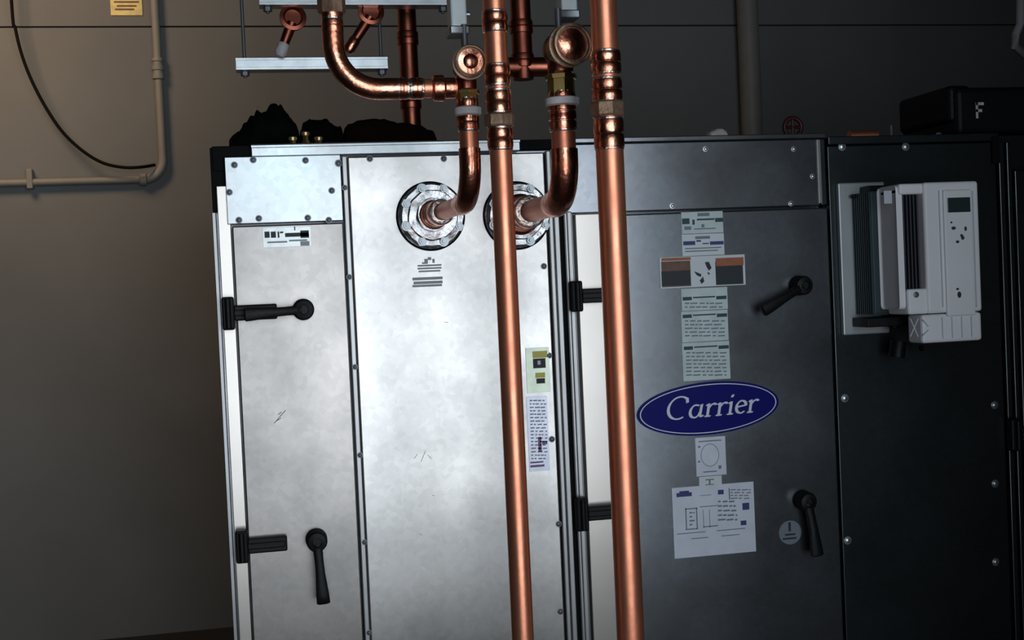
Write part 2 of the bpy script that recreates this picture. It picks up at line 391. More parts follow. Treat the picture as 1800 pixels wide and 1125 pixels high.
# collars with bolts
def collar(px, py, rpx, stub_px, label):
    c = at(px, py, -0.01); R = rpx*0.00118
    b = bmesh.new()
    lathe(b, (c.x, -0.008, c.z), (0, -1, 0), ((0, R*1.07), (0.006, R*1.07), (0.007, R*1.02), (0.030, R*1.02), (0.034, R*0.98), (0.034, R*0.82), (0.040, R*0.78), (0.040, R*0.55), (0.052, R*0.52), (0.052, R*0.40)), 56)
    from mathutils import noise as nz_
    for v in b.verts:
        if v.co.y < -0.02: v.co += nz_.noise_vector(v.co*55)*0.0022
    o = new('pipe_collar', b, M['collar'], ah, True)
    b = bmesh.new(); lathe(b, (c.x, -0.0075, c.z), (0, -1, 0), ((0, R*1.13), (0.004, R*1.13), (0.004, R*1.05)), 56)
    new('collar_gasket', b, M['gasket'], o, True)
    for k in range(8):
        a = 2*PI*k/8+0.35
        b = bmesh.new(); p = (c.x+math.cos(a)*R*0.9, -0.040, c.z+math.sin(a)*R*0.9)
        lathe(b, p, (0, -1, 0), ((0, 0.011), (0.002, 0.011), (0.0021, 0.0075), (0.009, 0.0075), (0.0091, 0.004), (0.014, 0.004)), 6 if k % 2 else 12)
        new('bolt', b, M['bolt'], o)
    return c
cA = collar(757, 380, 53, 0, None)
cB = collar(908, 379, 53, 0, None)

# ------------------------------------------------------------------ shaded air handler
VX0, VX1 = X(999.5, 600), X(1466, 720)
ZT2 = Z(1200, 240, 0.0)
a2 = thing('air_handler', ((VX0+VX1)/2, 0.4, ZB), 'shaded grey air handler section carrying the blue oval badge and strip of labels', 'air handler')
box('body', VX0+0.004, VX1-0.002, 0.03, 0.95, ZB, ZT2-0.0005, M['galv_shade'], a2, 0.002)
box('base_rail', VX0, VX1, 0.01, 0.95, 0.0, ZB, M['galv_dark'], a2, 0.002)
b = bmesh.new()
bx(b, VX0, X(1016.5, 600), -0.004, 0.03, ZB, Z(1005, 372), 0.003)
bx(b, VX0+0.006, X(1013, 600), -0.008, 0.0, ZB, Z(1005, 372), 0.002)
new('corner_post', b, M['alu'], a2, True)
box('door_jamb', X(1020, 600), X(1078, 600), -0.002, 0.03, ZB, Z(1040, 376), M['cream'], a2)
hx1 = X(1437, 300)
hp = box('header_panel', VX0, hx1, -0.006, 0.03, Z(1200, 369), Z(1200, 250), M['galv_shade'], a2, 0.002)
box('top_rail', VX0, VX1, -0.012, 0.03, Z(1200, 249), ZT2, M['galv_shade'], a2, 0.002)
box('header_panel', hx1+0.004, VX1, -0.006, 0.03, Z(1200, 369), Z(1200, 250), M['galv_dark'], a2, 0.002)
box('seam_strip', hx1-0.003, hx1+0.005, -0.009, 0.02, Z(1200, 366), Z(1200, 251), M['alu'], a2, 0.001)
for s in ((1182, 362), (1395, 262), (1240, 262), (1428, 310), (1390, 358)): screw(s[0], s[1], -0.006, hp, 0.004, 'steel')
d2 = box('door', X(1081, 600), X(1459, 600), -0.012, 0.02, ZB+0.02, Z(1270, 371.5), M['galv_shade'], a2, 0.003)
hinge(999, 494, 20, 54, 1092, d2, -0.012)
hinge(1008, 873, 21, 58, 1108, d2, -0.012)
lever(1402, 502, 1326, 546, d2, -0.012)
lever(1409, 878, 1421, 970, d2, -0.012)
# strip of labels
ys = -0.0132
def strip_label(l, t, r, bt, m, name='label_sticker', y=ys): return pbox(name, l, t, r, bt, y, -0.0118, M[m], d2, 0.0002)
s = strip_label(1198, 372, 1271, 410, 'paperg')
bars('printing', [(1199, 384, 1212, 394), (1217, 386, 1221, 395), (1225, 384, 1256, 387), (1257, 383, 1271, 390)], 'inkteal', s, ys)
bars('printing', [(1226, 374, 1247, 380), (1203, 398, 1215, 404), (1233, 394, 1238, 400), (1220, 401, 1258, 403)], 'inkgrey', s, ys)
s = strip_label(1199, 411, 1273, 449, 'paper')
bars('printing', [(1201, 424, 1222, 431), (1224, 422, 1232, 425), (1235, 427, 1246, 429), (1248, 424, 1272, 430)], 'inkblue', s, ys)
bars('printing', [(1222, 415, 1248, 420), (1204, 435, 1268, 437), (1204, 440, 1262, 442)], 'inkgrey', s, ys)
s = pbox('picture_label', 1160, 450, 1310, 504, -0.0140, -0.0118, M['paper'], d2, 0.0002)
bars('picture_field', [(1163, 459, 1214, 504), ], 'rust', s, -0.0140)
bars('picture_field', [(1163, 476, 1214, 502)], 'ink', s, -0.0144); bars('picture_field', [(1258, 459, 1306, 500)], 'ink', s, -0.0144)
bars('picture_field', [(1163, 453, 1214, 458)], 'orange', s, -0.0148); bars('picture_field', [(1258, 453, 1307, 467)], 'orange', s, -0.0148)
b = bmesh.new()
for poly in (((1220, 477), (1225, 484), (1232, 487), (1233, 482), (1226, 479)), ((1239, 461), (1246, 460), (1251, 471), (1246, 476), (1242, 469)), ((1230, 493), (1236, 486), (1238, 495), (1233, 499)), ((1243, 478), (1248, 480), (1246, 484))):
    vs = [b.verts.new(at(x, y, -0.0143)) for x, y in poly]
    b.faces.new(vs)
r_ = bmesh.ops.extrude_face_region(b, geom=b.faces[:])
for v in r_['geom']:
    if isinstance(v, bmesh.types.BMVert): v.co.y += 0.0004
new('pictogram', b, M['ink'], s)
def textrows(l, r, t, bt, step, lean=0.03):
    out = []; yy = t
    while yy < bt:
        x = l
        while x < r-2:
            wd = random.uniform(4, 14); out.append((x, yy, min(x+wd, r), yy+step*0.36)); x += wd+random.uniform(1.5, 4)
        yy += step
    return out
for (l, t, r, bt, hd) in ((1198, 506, 1279, 545, 522), (1198, 546, 1280, 600, 553), (1200, 601, 1283, 668, 609)):
    s = strip_label(l, t, r, bt, 'paperg')
    bars('printing', [(l+2, hd, l+18, hd+6), (l+20, hd-1, r-22, hd+1.5), (r-20, hd-2, r-2, hd+4)], 'inkteal', s, ys)
    bars('printing', textrows(l+6, r-6, hd+10, bt-5, 6.5), 'inkgrey', s, ys)
s = strip_label(1223, 768, 1276, 836, 'paperl')
b = bmesh.new()
p = at(1248, 800, ys)
pts = [(p.x+math.cos(a*PI/12)*0.020, ys, p.z+math.sin(a*PI/12)*0.024) for a in range(25)]
tube(b, pts, 0.0007, 6, False)
new('printing', b, M['inkgrey'], s)
bars('printing', [(1227, 784, 1231, 787), (1227, 810, 1231, 813), (1263, 818, 1268, 824), (1236, 828, 1260, 830), (1228, 774, 1268, 776)], 'inkgrey', s, ys)
s = strip_label(1229, 837, 1269, 862, 'paper')
bars('printing', [(1240, 842, 1255, 844), (1246, 844, 1249, 851), (1240, 851, 1255, 853)], 'inkgrey', s, ys)
# wiring diagram sheet
ys2 = -0.0145
sh = pbox('diagram_sheet', 1183, 852, 1327, 976, ys2, -0.0118, M['paperl'], d2, 0.0002)
sh.rotation_euler = (0, 0, 0)
bars('printing', [(1189, 866, 1216, 873), (1194, 863, 1211, 866), (1262, 861, 1272, 869), (1305, 884, 1317, 896), (1302, 915, 1312, 923)], 'inkblue', sh, ys2)
bars('printing', [(1205, 893, 1207, 930), (1224, 893, 1226, 930), (1205, 893, 1226, 895), (1205, 929, 1226, 931), (1236, 896, 1237, 928), (1247, 896, 1248, 928), (1236, 924, 1262, 926), (1281, 858, 1283, 878),
     (1230, 889, 1262, 890.5), (1190, 936, 1240, 937.5), (1215, 945, 1245, 946.5), (1260, 930, 1310, 931.5), (1268, 940, 1300, 941.5), (1230, 870, 1250, 871)] + textrows(1284, 1320, 860, 878, 5) + textrows(1212, 1221, 900, 925, 7) + textrows(1262, 1296, 880, 920, 8), 'inkgrey', sh, ys2)
# pale round sticker by the lower handle
b = bmesh.new(); p = at(1389, 936, -0.0125)
lathe(b, (p.x, -0.0116, p.z), (0, -1, 0), ((0, 0.026), (0.0012, 0.026), (0.0013, 0.025)), 28)
o = new('round_sticker', b, M['inkgrey'], d2)
bars('printing', [(1386, 918, 1390, 934), (1380, 938, 1398, 941), (1376, 945, 1400, 948)], 'ink', o, -0.0132)
# oval badge with the maker's lettering, stuck on a little tilted
bc = at(1246, 718, -0.016); BW, BH = X(1364, 715)-bc.x, 0.0560
tilt = math.radians(2.2)
def oval(bm, a, bb, y0, y1, n=64):
    lathe_v = []
    for y in (y0, y1):
        lathe_v.append([bm.verts.new((bc.x+math.cos(tilt)*a*math.cos(2*PI*k/n)-math.sin(tilt)*bb*math.sin(2*PI*k/n), y,
                                      bc.z+math.sin(tilt)*a*math.cos(2*PI*k/n)+math.cos(tilt)*bb*math.sin(2*PI*k/n))) for k in range(n)])
    for k in range(n): bm.faces.new((lathe_v[0][k], lathe_v[0][(k+1) % n], lathe_v[1][(k+1) % n], lathe_v[1][k]))
    bm.faces.new(lathe_v[0]); bm.faces.new(lathe_v[1][::-1])
b = bmesh.new(); oval(b, BW, BH, -0.012, -0.0160); bd = new('badge', b, M['navy'], d2)
bd['label'] = 'blue oval badge reading Carrier'
b = bmesh.new(); n = 72
ring = []
for (a, bb) in ((BW*0.965, BH*0.925), (BW*0.95, BH*0.89)):
    for y in (-0.0157, -0.0164):
        ring.append([b.verts.new((bc.x+math.cos(tilt)*a*math.cos(2*PI*k/n)-math.sin(tilt)*bb*math.sin(2*PI*k/n), y, bc.z+math.sin(tilt)*a*math.cos(2*PI*k/n)+math.cos(tilt)*bb*math.sin(2*PI*k/n))) for k in range(n)])
for k in range(n):
    k2 = (k+1) % n
    for (i, j) in ((0, 1), (1, 3), (3, 2), (2, 0)): b.faces.new((ring[i][k], ring[i][k2], ring[j][k2], ring[j][k]))
new('badge_rim_line', b, M['badgewhite'], bd)
# lettering: broad-nib strokes, slanted
def arc(cx, cy, rx, ry, a0, a1, n=14): return [(cx+rx*math.cos(math.radians(a0+(a1-a0)*k/n)), cy+ry*math.sin(math.radians(a0+(a1-a0)*k/n))) for k in range(n+1)]
LET = []      # strokes in units: x-height 1, cap height 1.75
def letter(strokes, x): LET.extend([[(px+x, py) for px, py in s_] for s_ in strokes])
C_ = [arc(0.85, 0.87, 0.80, 0.88, 52, 300, 26), [(1.36, 1.58), (1.44, 1.25)]]
a_ = [arc(0.42, 0.48, 0.38, 0.50, 60, 350, 20), [(0.85, 0.98), (0.83, 0.15), (0.92, 0.02), (1.08, 0.10)]]
rr = [[(0.02, 0.86), (0.18, 0.96), (0.20, 0.0)], [(0.02, 0.0), (0.40, 0.0)], [(0.20, 0.62), (0.40, 0.90), (0.60, 0.98), (0.72, 0.88)]]
i_ = [[(0.02, 0.86), (0.18, 0.96), (0.20, 0.0)], [(0.02, 0.0), (0.40, 0.0)], [(0.19, 1.36), (0.21, 1.52)]]
e_ = [[(0.08, 0.50), (0.78, 0.60)] + arc(0.44, 0.55, 0.36, 0.44, 5, 180, 12) + arc(0.46, 0.50, 0.38, 0.50, 180, 310, 12)]
x = 0
for L_, adv in ((C_, 1.72), (a_, 1.22), (rr, 0.86), (rr, 0.86), (i_, 0.56), (e_, 0.98), (rr, 0.7)):
    letter(L_, x); x += adv
W_ = x
sc = (X(1333, 712)-X(1164, 722))/(W_+0.5)
b = bmesh.new()
ox, oz = X(1164, 722)+0.002, bc.z-0.0185
lt = math.radians(1.5)
def lp(p):
    px_, pz_ = (p[0]+0.22*p[1])*sc, p[1]*sc*0.90
    return Vector((ox+px_*math.cos(lt)-pz_*math.sin(lt), -0.0165, oz+px_*math.sin(lt)+pz_*math.cos(lt)))
nib = Vector((0.9, 0, 0.25)).normalized()*0.115*sc
nq = 0
for s_ in LET:
    ps = [lp(p) for p in s_]
    for p, q in zip(ps, ps[1:]):
        d = (q-p);
        if d.length < 1e-7: continue
        d.normalize(); e = d*0.02*sc; pn = Vector((d.z, 0, -d.x))*0.055*sc
        for off in (nib, pn):
            try:
                nq += 1; dq = Vector((0, -nq*0.000004, 0))
                vs = [b.verts.new(v+dq) for v in (p-e-off, p-e+off, q+e+off, q+e-off)]
                f = b.faces.new(vs)
            except ValueError: pass
bmesh.ops.recalc_face_normals(b, faces=b.faces[:])
new('lettering', b, M['badgewhite'], bd)

# ------------------------------------------------------------------ dark sections further right
WX0, WX1 = X(1470, 720), X(1766, 700)
a3 = thing('air_handler', ((WX0+WX1)/2, 0.4, ZB), 'deeply shaded air handler section on which the white motor drive hangs', 'air handler')
ZT3 = Z(1600, 238, 0.0)
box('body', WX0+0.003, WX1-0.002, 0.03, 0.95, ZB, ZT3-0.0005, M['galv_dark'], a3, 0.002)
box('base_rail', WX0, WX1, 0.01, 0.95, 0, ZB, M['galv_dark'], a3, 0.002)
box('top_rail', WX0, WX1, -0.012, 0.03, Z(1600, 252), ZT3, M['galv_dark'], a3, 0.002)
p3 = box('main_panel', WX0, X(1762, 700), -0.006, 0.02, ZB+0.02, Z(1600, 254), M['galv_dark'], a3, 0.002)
for s_ in ((1748, 712), (1749, 850), (1750, 988), (1480, 258), (1592, 258), (1650, 240), (1485, 700), (1490, 950)): screw(s_[0], s_[1], -0.006, p3, 0.006, 'steel')
a4 = thing('air_handler', (WX1+0.4, 0.4, ZB), 'deeply shaded air handler section cut off by the right edge, behind a black hinge', 'air handler')
box('body', WX1+0.002, WX1+0.8, 0.03, 0.95, ZB, ZT3-0.0005, M['galv_dark'], a4, 0.002)
box('base_rail', WX1, WX1+0.8, 0.01, 0.95, 0, ZB, M['galv_dark'], a4, 0.002)
b = bmesh.new()
bx(b, WX1+0.004, X(1778, 700), -0.004, 0.03, ZB, ZT3-0.02, 0.002)
bx(b, X(1781, 700), X(1789, 700), -0.008, 0.03, ZB, ZT3-0.02, 0.002)
new('corner_post', b, M['galv_dark'], a4, True)
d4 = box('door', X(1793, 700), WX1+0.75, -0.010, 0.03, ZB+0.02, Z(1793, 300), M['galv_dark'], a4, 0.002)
hinge(1767, 735, 20, 56, 1815, d4, -0.010)
box('corner_block', X(1738, 265), WX1-0.001, -0.016, 0.02, Z(1760, 288), Z(1760, 240), M['gasket'], a3)

# ------------------------------------------------------------------ motor drive on the dark section
dy = -0.006
dr = thing('motor_drive', (X(1620, 600, -0.1), -0.05, Z(1620, 600, -0.1)), 'white motor drive with dark vent and small display, mounted on bracket at right', 'motor drive')
box('mounting_plate', X(1471, 460), X(1552, 460), -0.020, -0.006, Z(1500, 588), Z(1500, 322), M['plate'], dr, 0.003)
yf, yb = -0.19, -0.02
# dark finned heat sink behind the housing
hx0, hx1b = X(1516, 450, -0.06), X(1690, 450, -0.06)
b = bmesh.new(); zt_, zb_ = Z(1600, 336, -0.1), Z(1600, 548, -0.1)
bx(b, hx0+0.004, hx1b, -0.10, -0.02, zb_, zt_, 0.001)
for k in range(9):
    y_ = -0.022-k*0.009
    bx(b, hx0, hx1b, y_-0.004, y_, zb_-0.002, zt_+0.002)
new('heat_sink', b, M['fins'], dr)
# housing: rounded left flank, full front
xa, xb = X(1549, 450, -0.10), X(1724, 450, yf)
z1, z0 = Z(1640, 320, yf), Z(1640, 603, yf)
zc_ = Z(1640, 552, yf)
xv0, xv1 = X(1590, 430, yf), X(1627, 430, yf)
zv0, zv1 = Z(1605, 508, yf), Z(1605, 341, yf)
xk = X(1595, 575, -0.13)
b = bmesh.new()
bx(b, xv1, xb, yf, -0.10, zc_+0.001, z1, 0.006, 3)                   # right front column
bx(b, xa, xb-0.004, yf+0.006, -0.10, zv1, z1-0.001, 0.005, 3)        # top bridge
bx(b, xa, xv0, yf+0.012, -0.10, zc_+0.012, z1-0.004, 0.009, 3)       # left flank
bx(b, xa+0.01, xv1+0.005, yf+0.004, -0.10, zc_+0.001, zv0, 0.005, 3) # below the vent
new('housing', b, M['drive'], dr, True)
b = bmesh.new()
bx(b, xv0-0.004, xv1+0.004, yf+0.045, yf+0.06, zv0-0.004, zv1+0.004)
new('vent_recess', b, M['vent'], dr)
for k in range(6):
    xx = xv0 + (k+0.5)*(xv1-xv0)/6
    box('vent_slat', xx-0.0014, xx+0.0014, yf+0.020, yf+0.046, zv0-0.002, zv1+0.002, M['vent'], dr, 0.0005)
# vertical ribs on the left flank and front
for px_ in (1653, 1662, 1712):
    xx = X(px_, 430, yf); box('front_rib', xx-0.0012, xx+0.0012, yf-0.0025, yf+0.002, Z(px_, 540, yf), Z(px_, 335, yf), M['driveside'], dr, 0.0006)
# lower terminal cover
cv = box('terminal_cover', xk, xb-0.002, yf+0.001, -0.13, z0, zc_-0.001, M['drive'], dr, 0.006)
for k in range(4):
    xx = xk+0.045+k*0.022
    box('cover_rib', xx-0.0012, xx+0.0012, yf-0.0012, yf+0.003, z0+0.008, zc_-0.008, M['driveside'], cv, 0.0005)
b = bmesh.new()
for (p_, q_) in (((1600, 560), (1614, 592)), ((1614, 560), (1600, 592)), ((1622, 562), (1632, 574)), ((1622, 590), (1632, 580))):
    A, B = at(*p_, yf-0.0002), at(*q_, yf-0.0002); tube(b, [A, B], 0.0014, 8)
new('cover_embossing', b, M['driveside'], cv)
# control panel
kp = pbox('control_panel', 1662, 333, 1712, 560-5, yf-0.006, yf+0.004, M['drive'], dr, 0.003)
pbox('display', 1666, 347, 1706, 373, yf-0.0075, yf-0.004, M['lcd'], kp, 0.001)
def btn(px_, py_, rx, rz, m='vent'):
    p = at(px_, py_, yf-0.006); b = bmesh.new()
    lathe(b, (0, 0, 0), (0, -1, 0), ((0, 0.006), (0.002, 0.0058), (0.003, 0.0045)), 18)
    for v in b.verts: v.co = Vector((p.x+v.co.x*rx, yf-0.0055+v.co.y, p.z+v.co.z*rz))
    new('button', b, M[m], kp, True)
for a_ in ((1676, 401, .8, .6), (1672, 391, .35, .35), (1697, 402, .45, .8), (1690, 414, .5, .5), (1683, 425, .6, .5), (1692, 418, .6, .7), (1686, 518, .7, 1.1), (1683, 508, .5, .4)): btn(*a_)
pbox('logo_mark', 1554, 335, 1568, 358, yf+0.0112, yf+0.014, M['driveside'], dr, 0.0005)
# screw on lower shoulder
b = bmesh.new(); p = at(1610, 518, yf+0.004); lathe(b, (p.x, yf+0.005, p.z), (0, -1, 0), ((0, 0.006), (0.003, 0.006), (0.004, 0.003)), 14); new('screw', b, M['screw'], dr)
# black cable gland bracket under it
b = bmesh.new()
tube(b, bend(at(1508, 566, -0.05), at(1570, 562, -0.05), at(1580, 612, -0.06), 0.02) , 0.011, 14)
tube(b, [at(1580, 600, -0.06), at(1576, 628, -0.06)], 0.017, 16)
bx(b, X(1502, 565, -0.03), X(1593, 560, -0.03), -0.09, -0.02, Z(1550, 572, -0.03), Z(1550, 556, -0.03), 0.002)
new('cable_bracket', b, M['black'], dr, True)
b = bmesh.new(); tube(b, bend(at(1578, 624, -0.06), at(1620, 612, -0.06), at(1700, 606, -0.08), 0.03), 0.006, 12)
new('cable', b, M['cable'], dr, True)
b = bmesh.new(); tube(b, [at(1496, 345, -0.03), at(1552, 343, -0.06)], 0.004, 12); bx(b, X(1515, 340, -.03), X(1550, 340, -.03), -0.06, -0.02, Z(1530, 340, -.03), Z(1530, 328, -.03), 0.002)
new('upper_bracket', b, M['black'], dr, True)

# ------------------------------------------------------------------ copper piping
def coupling(p, q, r, parent, name='coupling', m='copper_fit', bead=True):
    p, q = Vector(p), Vector(q); L = (q-p).length; ax = (q-p)/L
    b = bmesh.new()
    lathe(b, p, ax, ((0, r*0.98), (0.001, r*1.10), (0.004, r*1.14), (L*0.44, r*1.14), (L*0.5, r*1.06), (L*0.56, r*1.14), (L-0.004, r*1.14), (L-0.001, r*1.10), (L, r*0.98)))
    o = new(name, b, M[m], parent, True)
    if bead:
        for d in (0.0, L):
            b = bmesh.new(); lathe(b, p+ax*(d-0.003), ax, ((0, r*1.0), (0.0015, r*1.09), (0.0045, r*1.09), (0.006, r*1.0)), 28)
            new('solder_bead', b, M['solder'], o, True)
    return o
def vpt(px, py, Y, X_): # z at given pixel row on the vertical through (X_,Y)
    # iterate px so that the column's own x is met
    for _ in range(6):
        a = at(px, py, Y); px += (X_-a.x)*F/(Y-CAM.y)*0.9
    return at(px, py, Y).z
def hexnut(c, ax, r, h, parent, name='union_nut', m='bronze'):
    b = bmesh.new(); lathe(b, Vector(c), ax, ((0, r*0.94), (h*0.12, r), (h*0.88, r), (h, r*0.94)), 8); return new(name, b, M[m], parent)

PY = -0.55
# long riser C (left of the two)
def riser(px, py, w_lo, w_up, fits, union, label, red):
    Xc = X(px, py, PY)
    dz = lambda y: vpt(px, y, PY, Xc)
    depth = (Vector((Xc, PY, 1.2))-CAM).dot(fw); mm = depth/F
    rl, ru = w_lo*mm/2, w_up*mm/2
    t = thing('copper_riser', (Xc, PY, 0.0), label, 'pipe')
    b = bmesh.new(); lathe(b, (Xc, PY, 0.0), (0, 0, 1), ((0, rl), (dz(red), rl)), 40); new('lower_tube', b, M['copper'], t, True)
    b = bmesh.new(); zr = dz(red); lathe(b, (Xc, PY, zr), (0, 0, 1), ((0, ru), (H-zr, ru)), 40); new('upper_tube', b, M['copper'], t, True)
    for (ya, yb_) in fits: coupling((Xc, PY, dz(ya)), (Xc, PY, dz(yb_)), ru, t)
    ya, yb_ = union
    z0_, z1_ = dz(yb_), dz(ya)
    hexnut((Xc, PY, z0_), (0, 0, 1), ru*1.34, z1_-z0_, t)
    return t, Xc, ru, dz
riser(900, 700, 39, 40, ((55, 22), (150, 116), (198, 160), (262, 226)), (201, 223), 'long copper riser, thinner of the two running down in front of the cabinets', 262)
tD, XD, rD, dzD = riser(1086, 600, 49, 47, ((130, 92), (178, 140), (262, 210)), (179, 206), 'long copper riser, thicker and further right, crossing between the two cabinets', 262)

# branch from each collar: stub, elbow, riser, brass neck, valve body, cap facing the viewer
def branch(c, ex, ey, Y, rpx, ring_y, neck_y, cap, cap_r, box_px, label):
    Xe = X(ex, 300, Y); dz = lambda y: vpt(ex, y, Y, Xe)
    mm = (Vector((Xe, Y, 1.3))-CAM).dot(fw)/F; r = rpx*mm/2
    t = thing('copper_branch', (c.x, 0, c.z), label, 'pipe')
    start = Vector((c.x, -0.05, c.z)); corner1 = Vector((Xe, Y, c.z)); top = Vector((Xe, Y, dz(ring_y)))
    rb = 0.07
    mid = bend(start, corner1, top, rb, 14)
    # stub out of the collar
    sd = (corner1-start).normalized(); e1 = mid[0]
    b = bmesh.new(); tube(b, [start-sd*0.03, e1], r*1.0, 36); new('stub', b, M['copper'], t, True)
    b = bmesh.new(); rs = [r*1.13]*len(mid); tube(b, [mid[0]-sd*0.02]+mid+[mid[-1]+Vector((0, 0, 0.02))], [r*1.13]+rs+[r*1.13], 36)
    el = new('elbow', b, M['copper_fit'], t, True)
    coupling(start+sd*0.012, start+sd*0.085, r*1.34, t, 'adapter', 'copper_fit')
    b = bmesh.new(); lathe(b, start-sd*0.02, sd, ((0, r*2.0), (0.022, r*1.95), (0.026, r*1.85), (0.032, r*1.7), (0.034, r*1.4)), 36); new('stub_ring', b, M['copper_dark'], t, True)
    b = bmesh.new(); tube(b, [mid[-1], top], r, 36); new('riser_tube', b, M['copper'], t, True)
    zz0, zz1 = mid[-1].z+0.05, top.z
    n_ = 3
    for k in range(n_):
        a = zz0+(zz1-zz0)*(k+0.15)/n_; coupling((Xe, Y, a), (Xe, Y, a+0.032), r, t)
    # pale ring, brass neck
    b = bmesh.new(); lathe(b, (Xe, Y, dz(ring_y+8)), (0, 0, 1), ((0, r*1.1), (0.003, r*1.42), (0.014, r*1.45), (0.017, r*1.1)), 16); new('sealing_ring', b, M['whitering'], t, True)
    zb2, zt2 = dz(ring_y-4), dz(neck_y)
    b = bmesh.new(); h = zt2-zb2
    lathe(b, (Xe, Y, zb2), (0, 0, 1), ((0, r*1.1), (h*0.1, r*1.15), (h*0.65, r*1.15), (h*0.66, r*1.3), (h*0.8, r*1.35), (h*0.81, r*1.0), (h, r*0.9)), 8); new('brass_neck', b, M['brass'], t)
    # valve body and cap
    cp = at(cap[0], cap[1], Y-0.04); R = cap_r*mm
    b = bmesh.new()
    bodyc = Vector((Xe, Y, cp.z))
    bmesh.ops.create_uvsphere(b, u_segments=28, v_segments=16, radius=R*0.92, matrix=Matrix.Translation(bodyc))
    tube(b, [(Xe, Y, zt2-0.005), bodyc], r*1.05, 28)
    new('valve_body', b, M['copper_dark'], t, True)
    ax = (Vector((cp.x, Y-0.05, cp.z))-bodyc).normalized()
    b = bmesh.new(); lathe(b, bodyc, ax, ((0, R*0.9), (0.030, R*0.9), (0.031, R*1.12), (0.038, R*1.12), (0.039, R*0.95), (0.050, R*0.97), (0.051, R*1.08), (0.058, R*1.08), (0.059, R*1.0), (0.0585, R*0.92), (0.0525, R*0.90)), 40)
    rg = new('cap_ring', b, M['bronze'], t, True)
    b = bmesh.new(); lathe(b, bodyc+ax*0.052, ax, ((0, R*0.83), (0.0012, R*0.82), (0.0016, R*0.5), (0.004, R*0.40), (0.005, R*0.12)), 36); new('cap_face', b, M['copper_fit'], t, True)
    # stem up to the grey actuator
    l, tt, rr_, bb = box_px
    yb3 = Y+0.01
    zbx = Z((l+rr_)/2, bb, yb3)
    b = bmesh.new(); tube(b, [bodyc, (Xe, Y, zbx+0.01)], 0.006, 14); new('valve_stem', b, M['screw'], t, True)
    act = thing('valve_actuator', (X((l+rr_)/2, bb, yb3), yb3, zbx), label.split(',')[0].replace('copper branch', 'grey upright housing above copper branch'), 'valve actuator')
    b = bmesh.new(); bx(b, X(l, bb, yb3), X(rr_, bb, yb3), yb3-0.012, yb3+0.03, zbx, zbx+0.30, 0.003); new('housing', b, M['box'], act, True)
    b = bmesh.new(); bx(b, X(l-3, bb, yb3), X(rr_+3, bb, yb3), yb3-0.015, yb3+0.033, zbx-0.006, zbx+0.008, 0.002); new('end_cap', b, M['galv_shade'], act, True)
    b = bmesh.new(); xs = X(rr_+6, bb-12, yb3); tube(b, [(X(rr_, bb, yb3)-0.002, yb3, zbx+0.03), (xs, yb3, zbx+0.03)], 0.005, 10); new('side_screw', b, M['steel'], act, True)
    return Xe, Y, r, bodyc, t
YA = -0.40
bA = branch(cA, 827, 335, YA, 34, 197, 152, (825, 110), 26, (792, 0, 820, 56), 'copper branch from the left collar, rising to a small ringed cap')
bB = branch(cB, 993, 330, YA, 43, 180, 122, (1003, 80), 33, (985, 0, 1013, 28), 'copper branch from the right collar, rising to the larger ringed cap')

# left feed: drops from above, wide elbow, runs to the left valve
tA = thing('copper_feed_pipe', (X(582, 40, YA), YA, Z(582, 100, YA)), 'copper pipe dropping at upper left and sweeping right into the left valve', 'pipe')
mm = (at(600, 100, YA)-CAM).dot(fw)/F; rA = 17*mm
xa_ = X(584, 40, YA); zh = Z(700, 156, YA)
pts = bend((xa_, YA, H), (xa_, YA, zh), (bA[0]-0.02, YA, zh), 0.075, 16)
b = bmesh.new(); tube(b, [(xa_, YA, H)]+[pts[0]], rA, 32); new('drop_tube', b, M['copper'], tA, True)
b = bmesh.new(); tube(b, [pts[0]+Vector((0, 0, 0.03))]+pts+[pts[-1]+Vector((0.03, 0, 0))], rA*1.12, 32); new('elbow', b, M['copper_fit'], tA, True)
b = bmesh.new(); tube(b, [pts[-1], (bA[0]-0.018, YA, zh)], rA, 32); new('run_tube', b, M['copper'], tA, True)
for (y0_, y1_) in ((60, 34), (32, 14)):
    coupling((xa_, YA, Z(586, y0_, YA)), (xa_, YA, Z(584, y1_, YA)), rA, tA)
hexnut((xa_, YA, Z(584, 24, YA)), (0, 0, 1), rA*1.45, 0.03, tA, 'union_nut', 'bronze')
for (x0_, x1_) in ((700, 716), (722, 742)):
    coupling((X(x0_, 156, YA), YA, zh), (X(x1_, 156, YA), YA, zh), rA, tA)
b = bmesh.new(); lathe(b, (X(758, 156, YA), YA, zh), (1, 0, 0), ((0, rA*1.0), (0.004, rA*1.35), (0.020, rA*1.4), (0.024, rA*1.1), (0.040, rA*1.1)), 24); new('end_fitting', b, M['copper_fit'], tA, True)

# rear risers
def rear(px, y0_, y1_, Y, wpx, label, zlow=None, m='copper_dark'):
    Xc = X(px, (y0_+y1_)/2, Y); mm = (at(px, 100, Y)-CAM).dot(fw)/F; r = wpx*mm/2
    t = thing('copper_riser', (Xc, Y, zlow if zlow else Z(px, y1_, Y)), label, 'pipe')
    zl = zlow if zlow is not None else Z(px, y1_, Y)
    b = bmesh.new(); tube(b, [(Xc, Y, zl), (Xc, Y, H)], r, 28); new('tube', b, M[m], t, True)
    for (ya, yb_) in ((y1_-20, y1_-45), (y0_+60, y0_+36)):
        coupling((Xc, Y, Z(px, ya, Y)), (Xc, Y, Z(px, yb_, Y)), r, t, 'coupling', m, False)
    return t, Xc, r
rear(719, 20, 212, 0.45, 33, 'dark tarnished copper riser standing on the cabinet behind the left feed pipe', ZT)
tR, XRr, rR = rear(917, 0, 140, -0.15, 36, 'dark copper riser hidden between the two front risers, ending in a tee')
zt_ = Z(925, 118, -0.15)
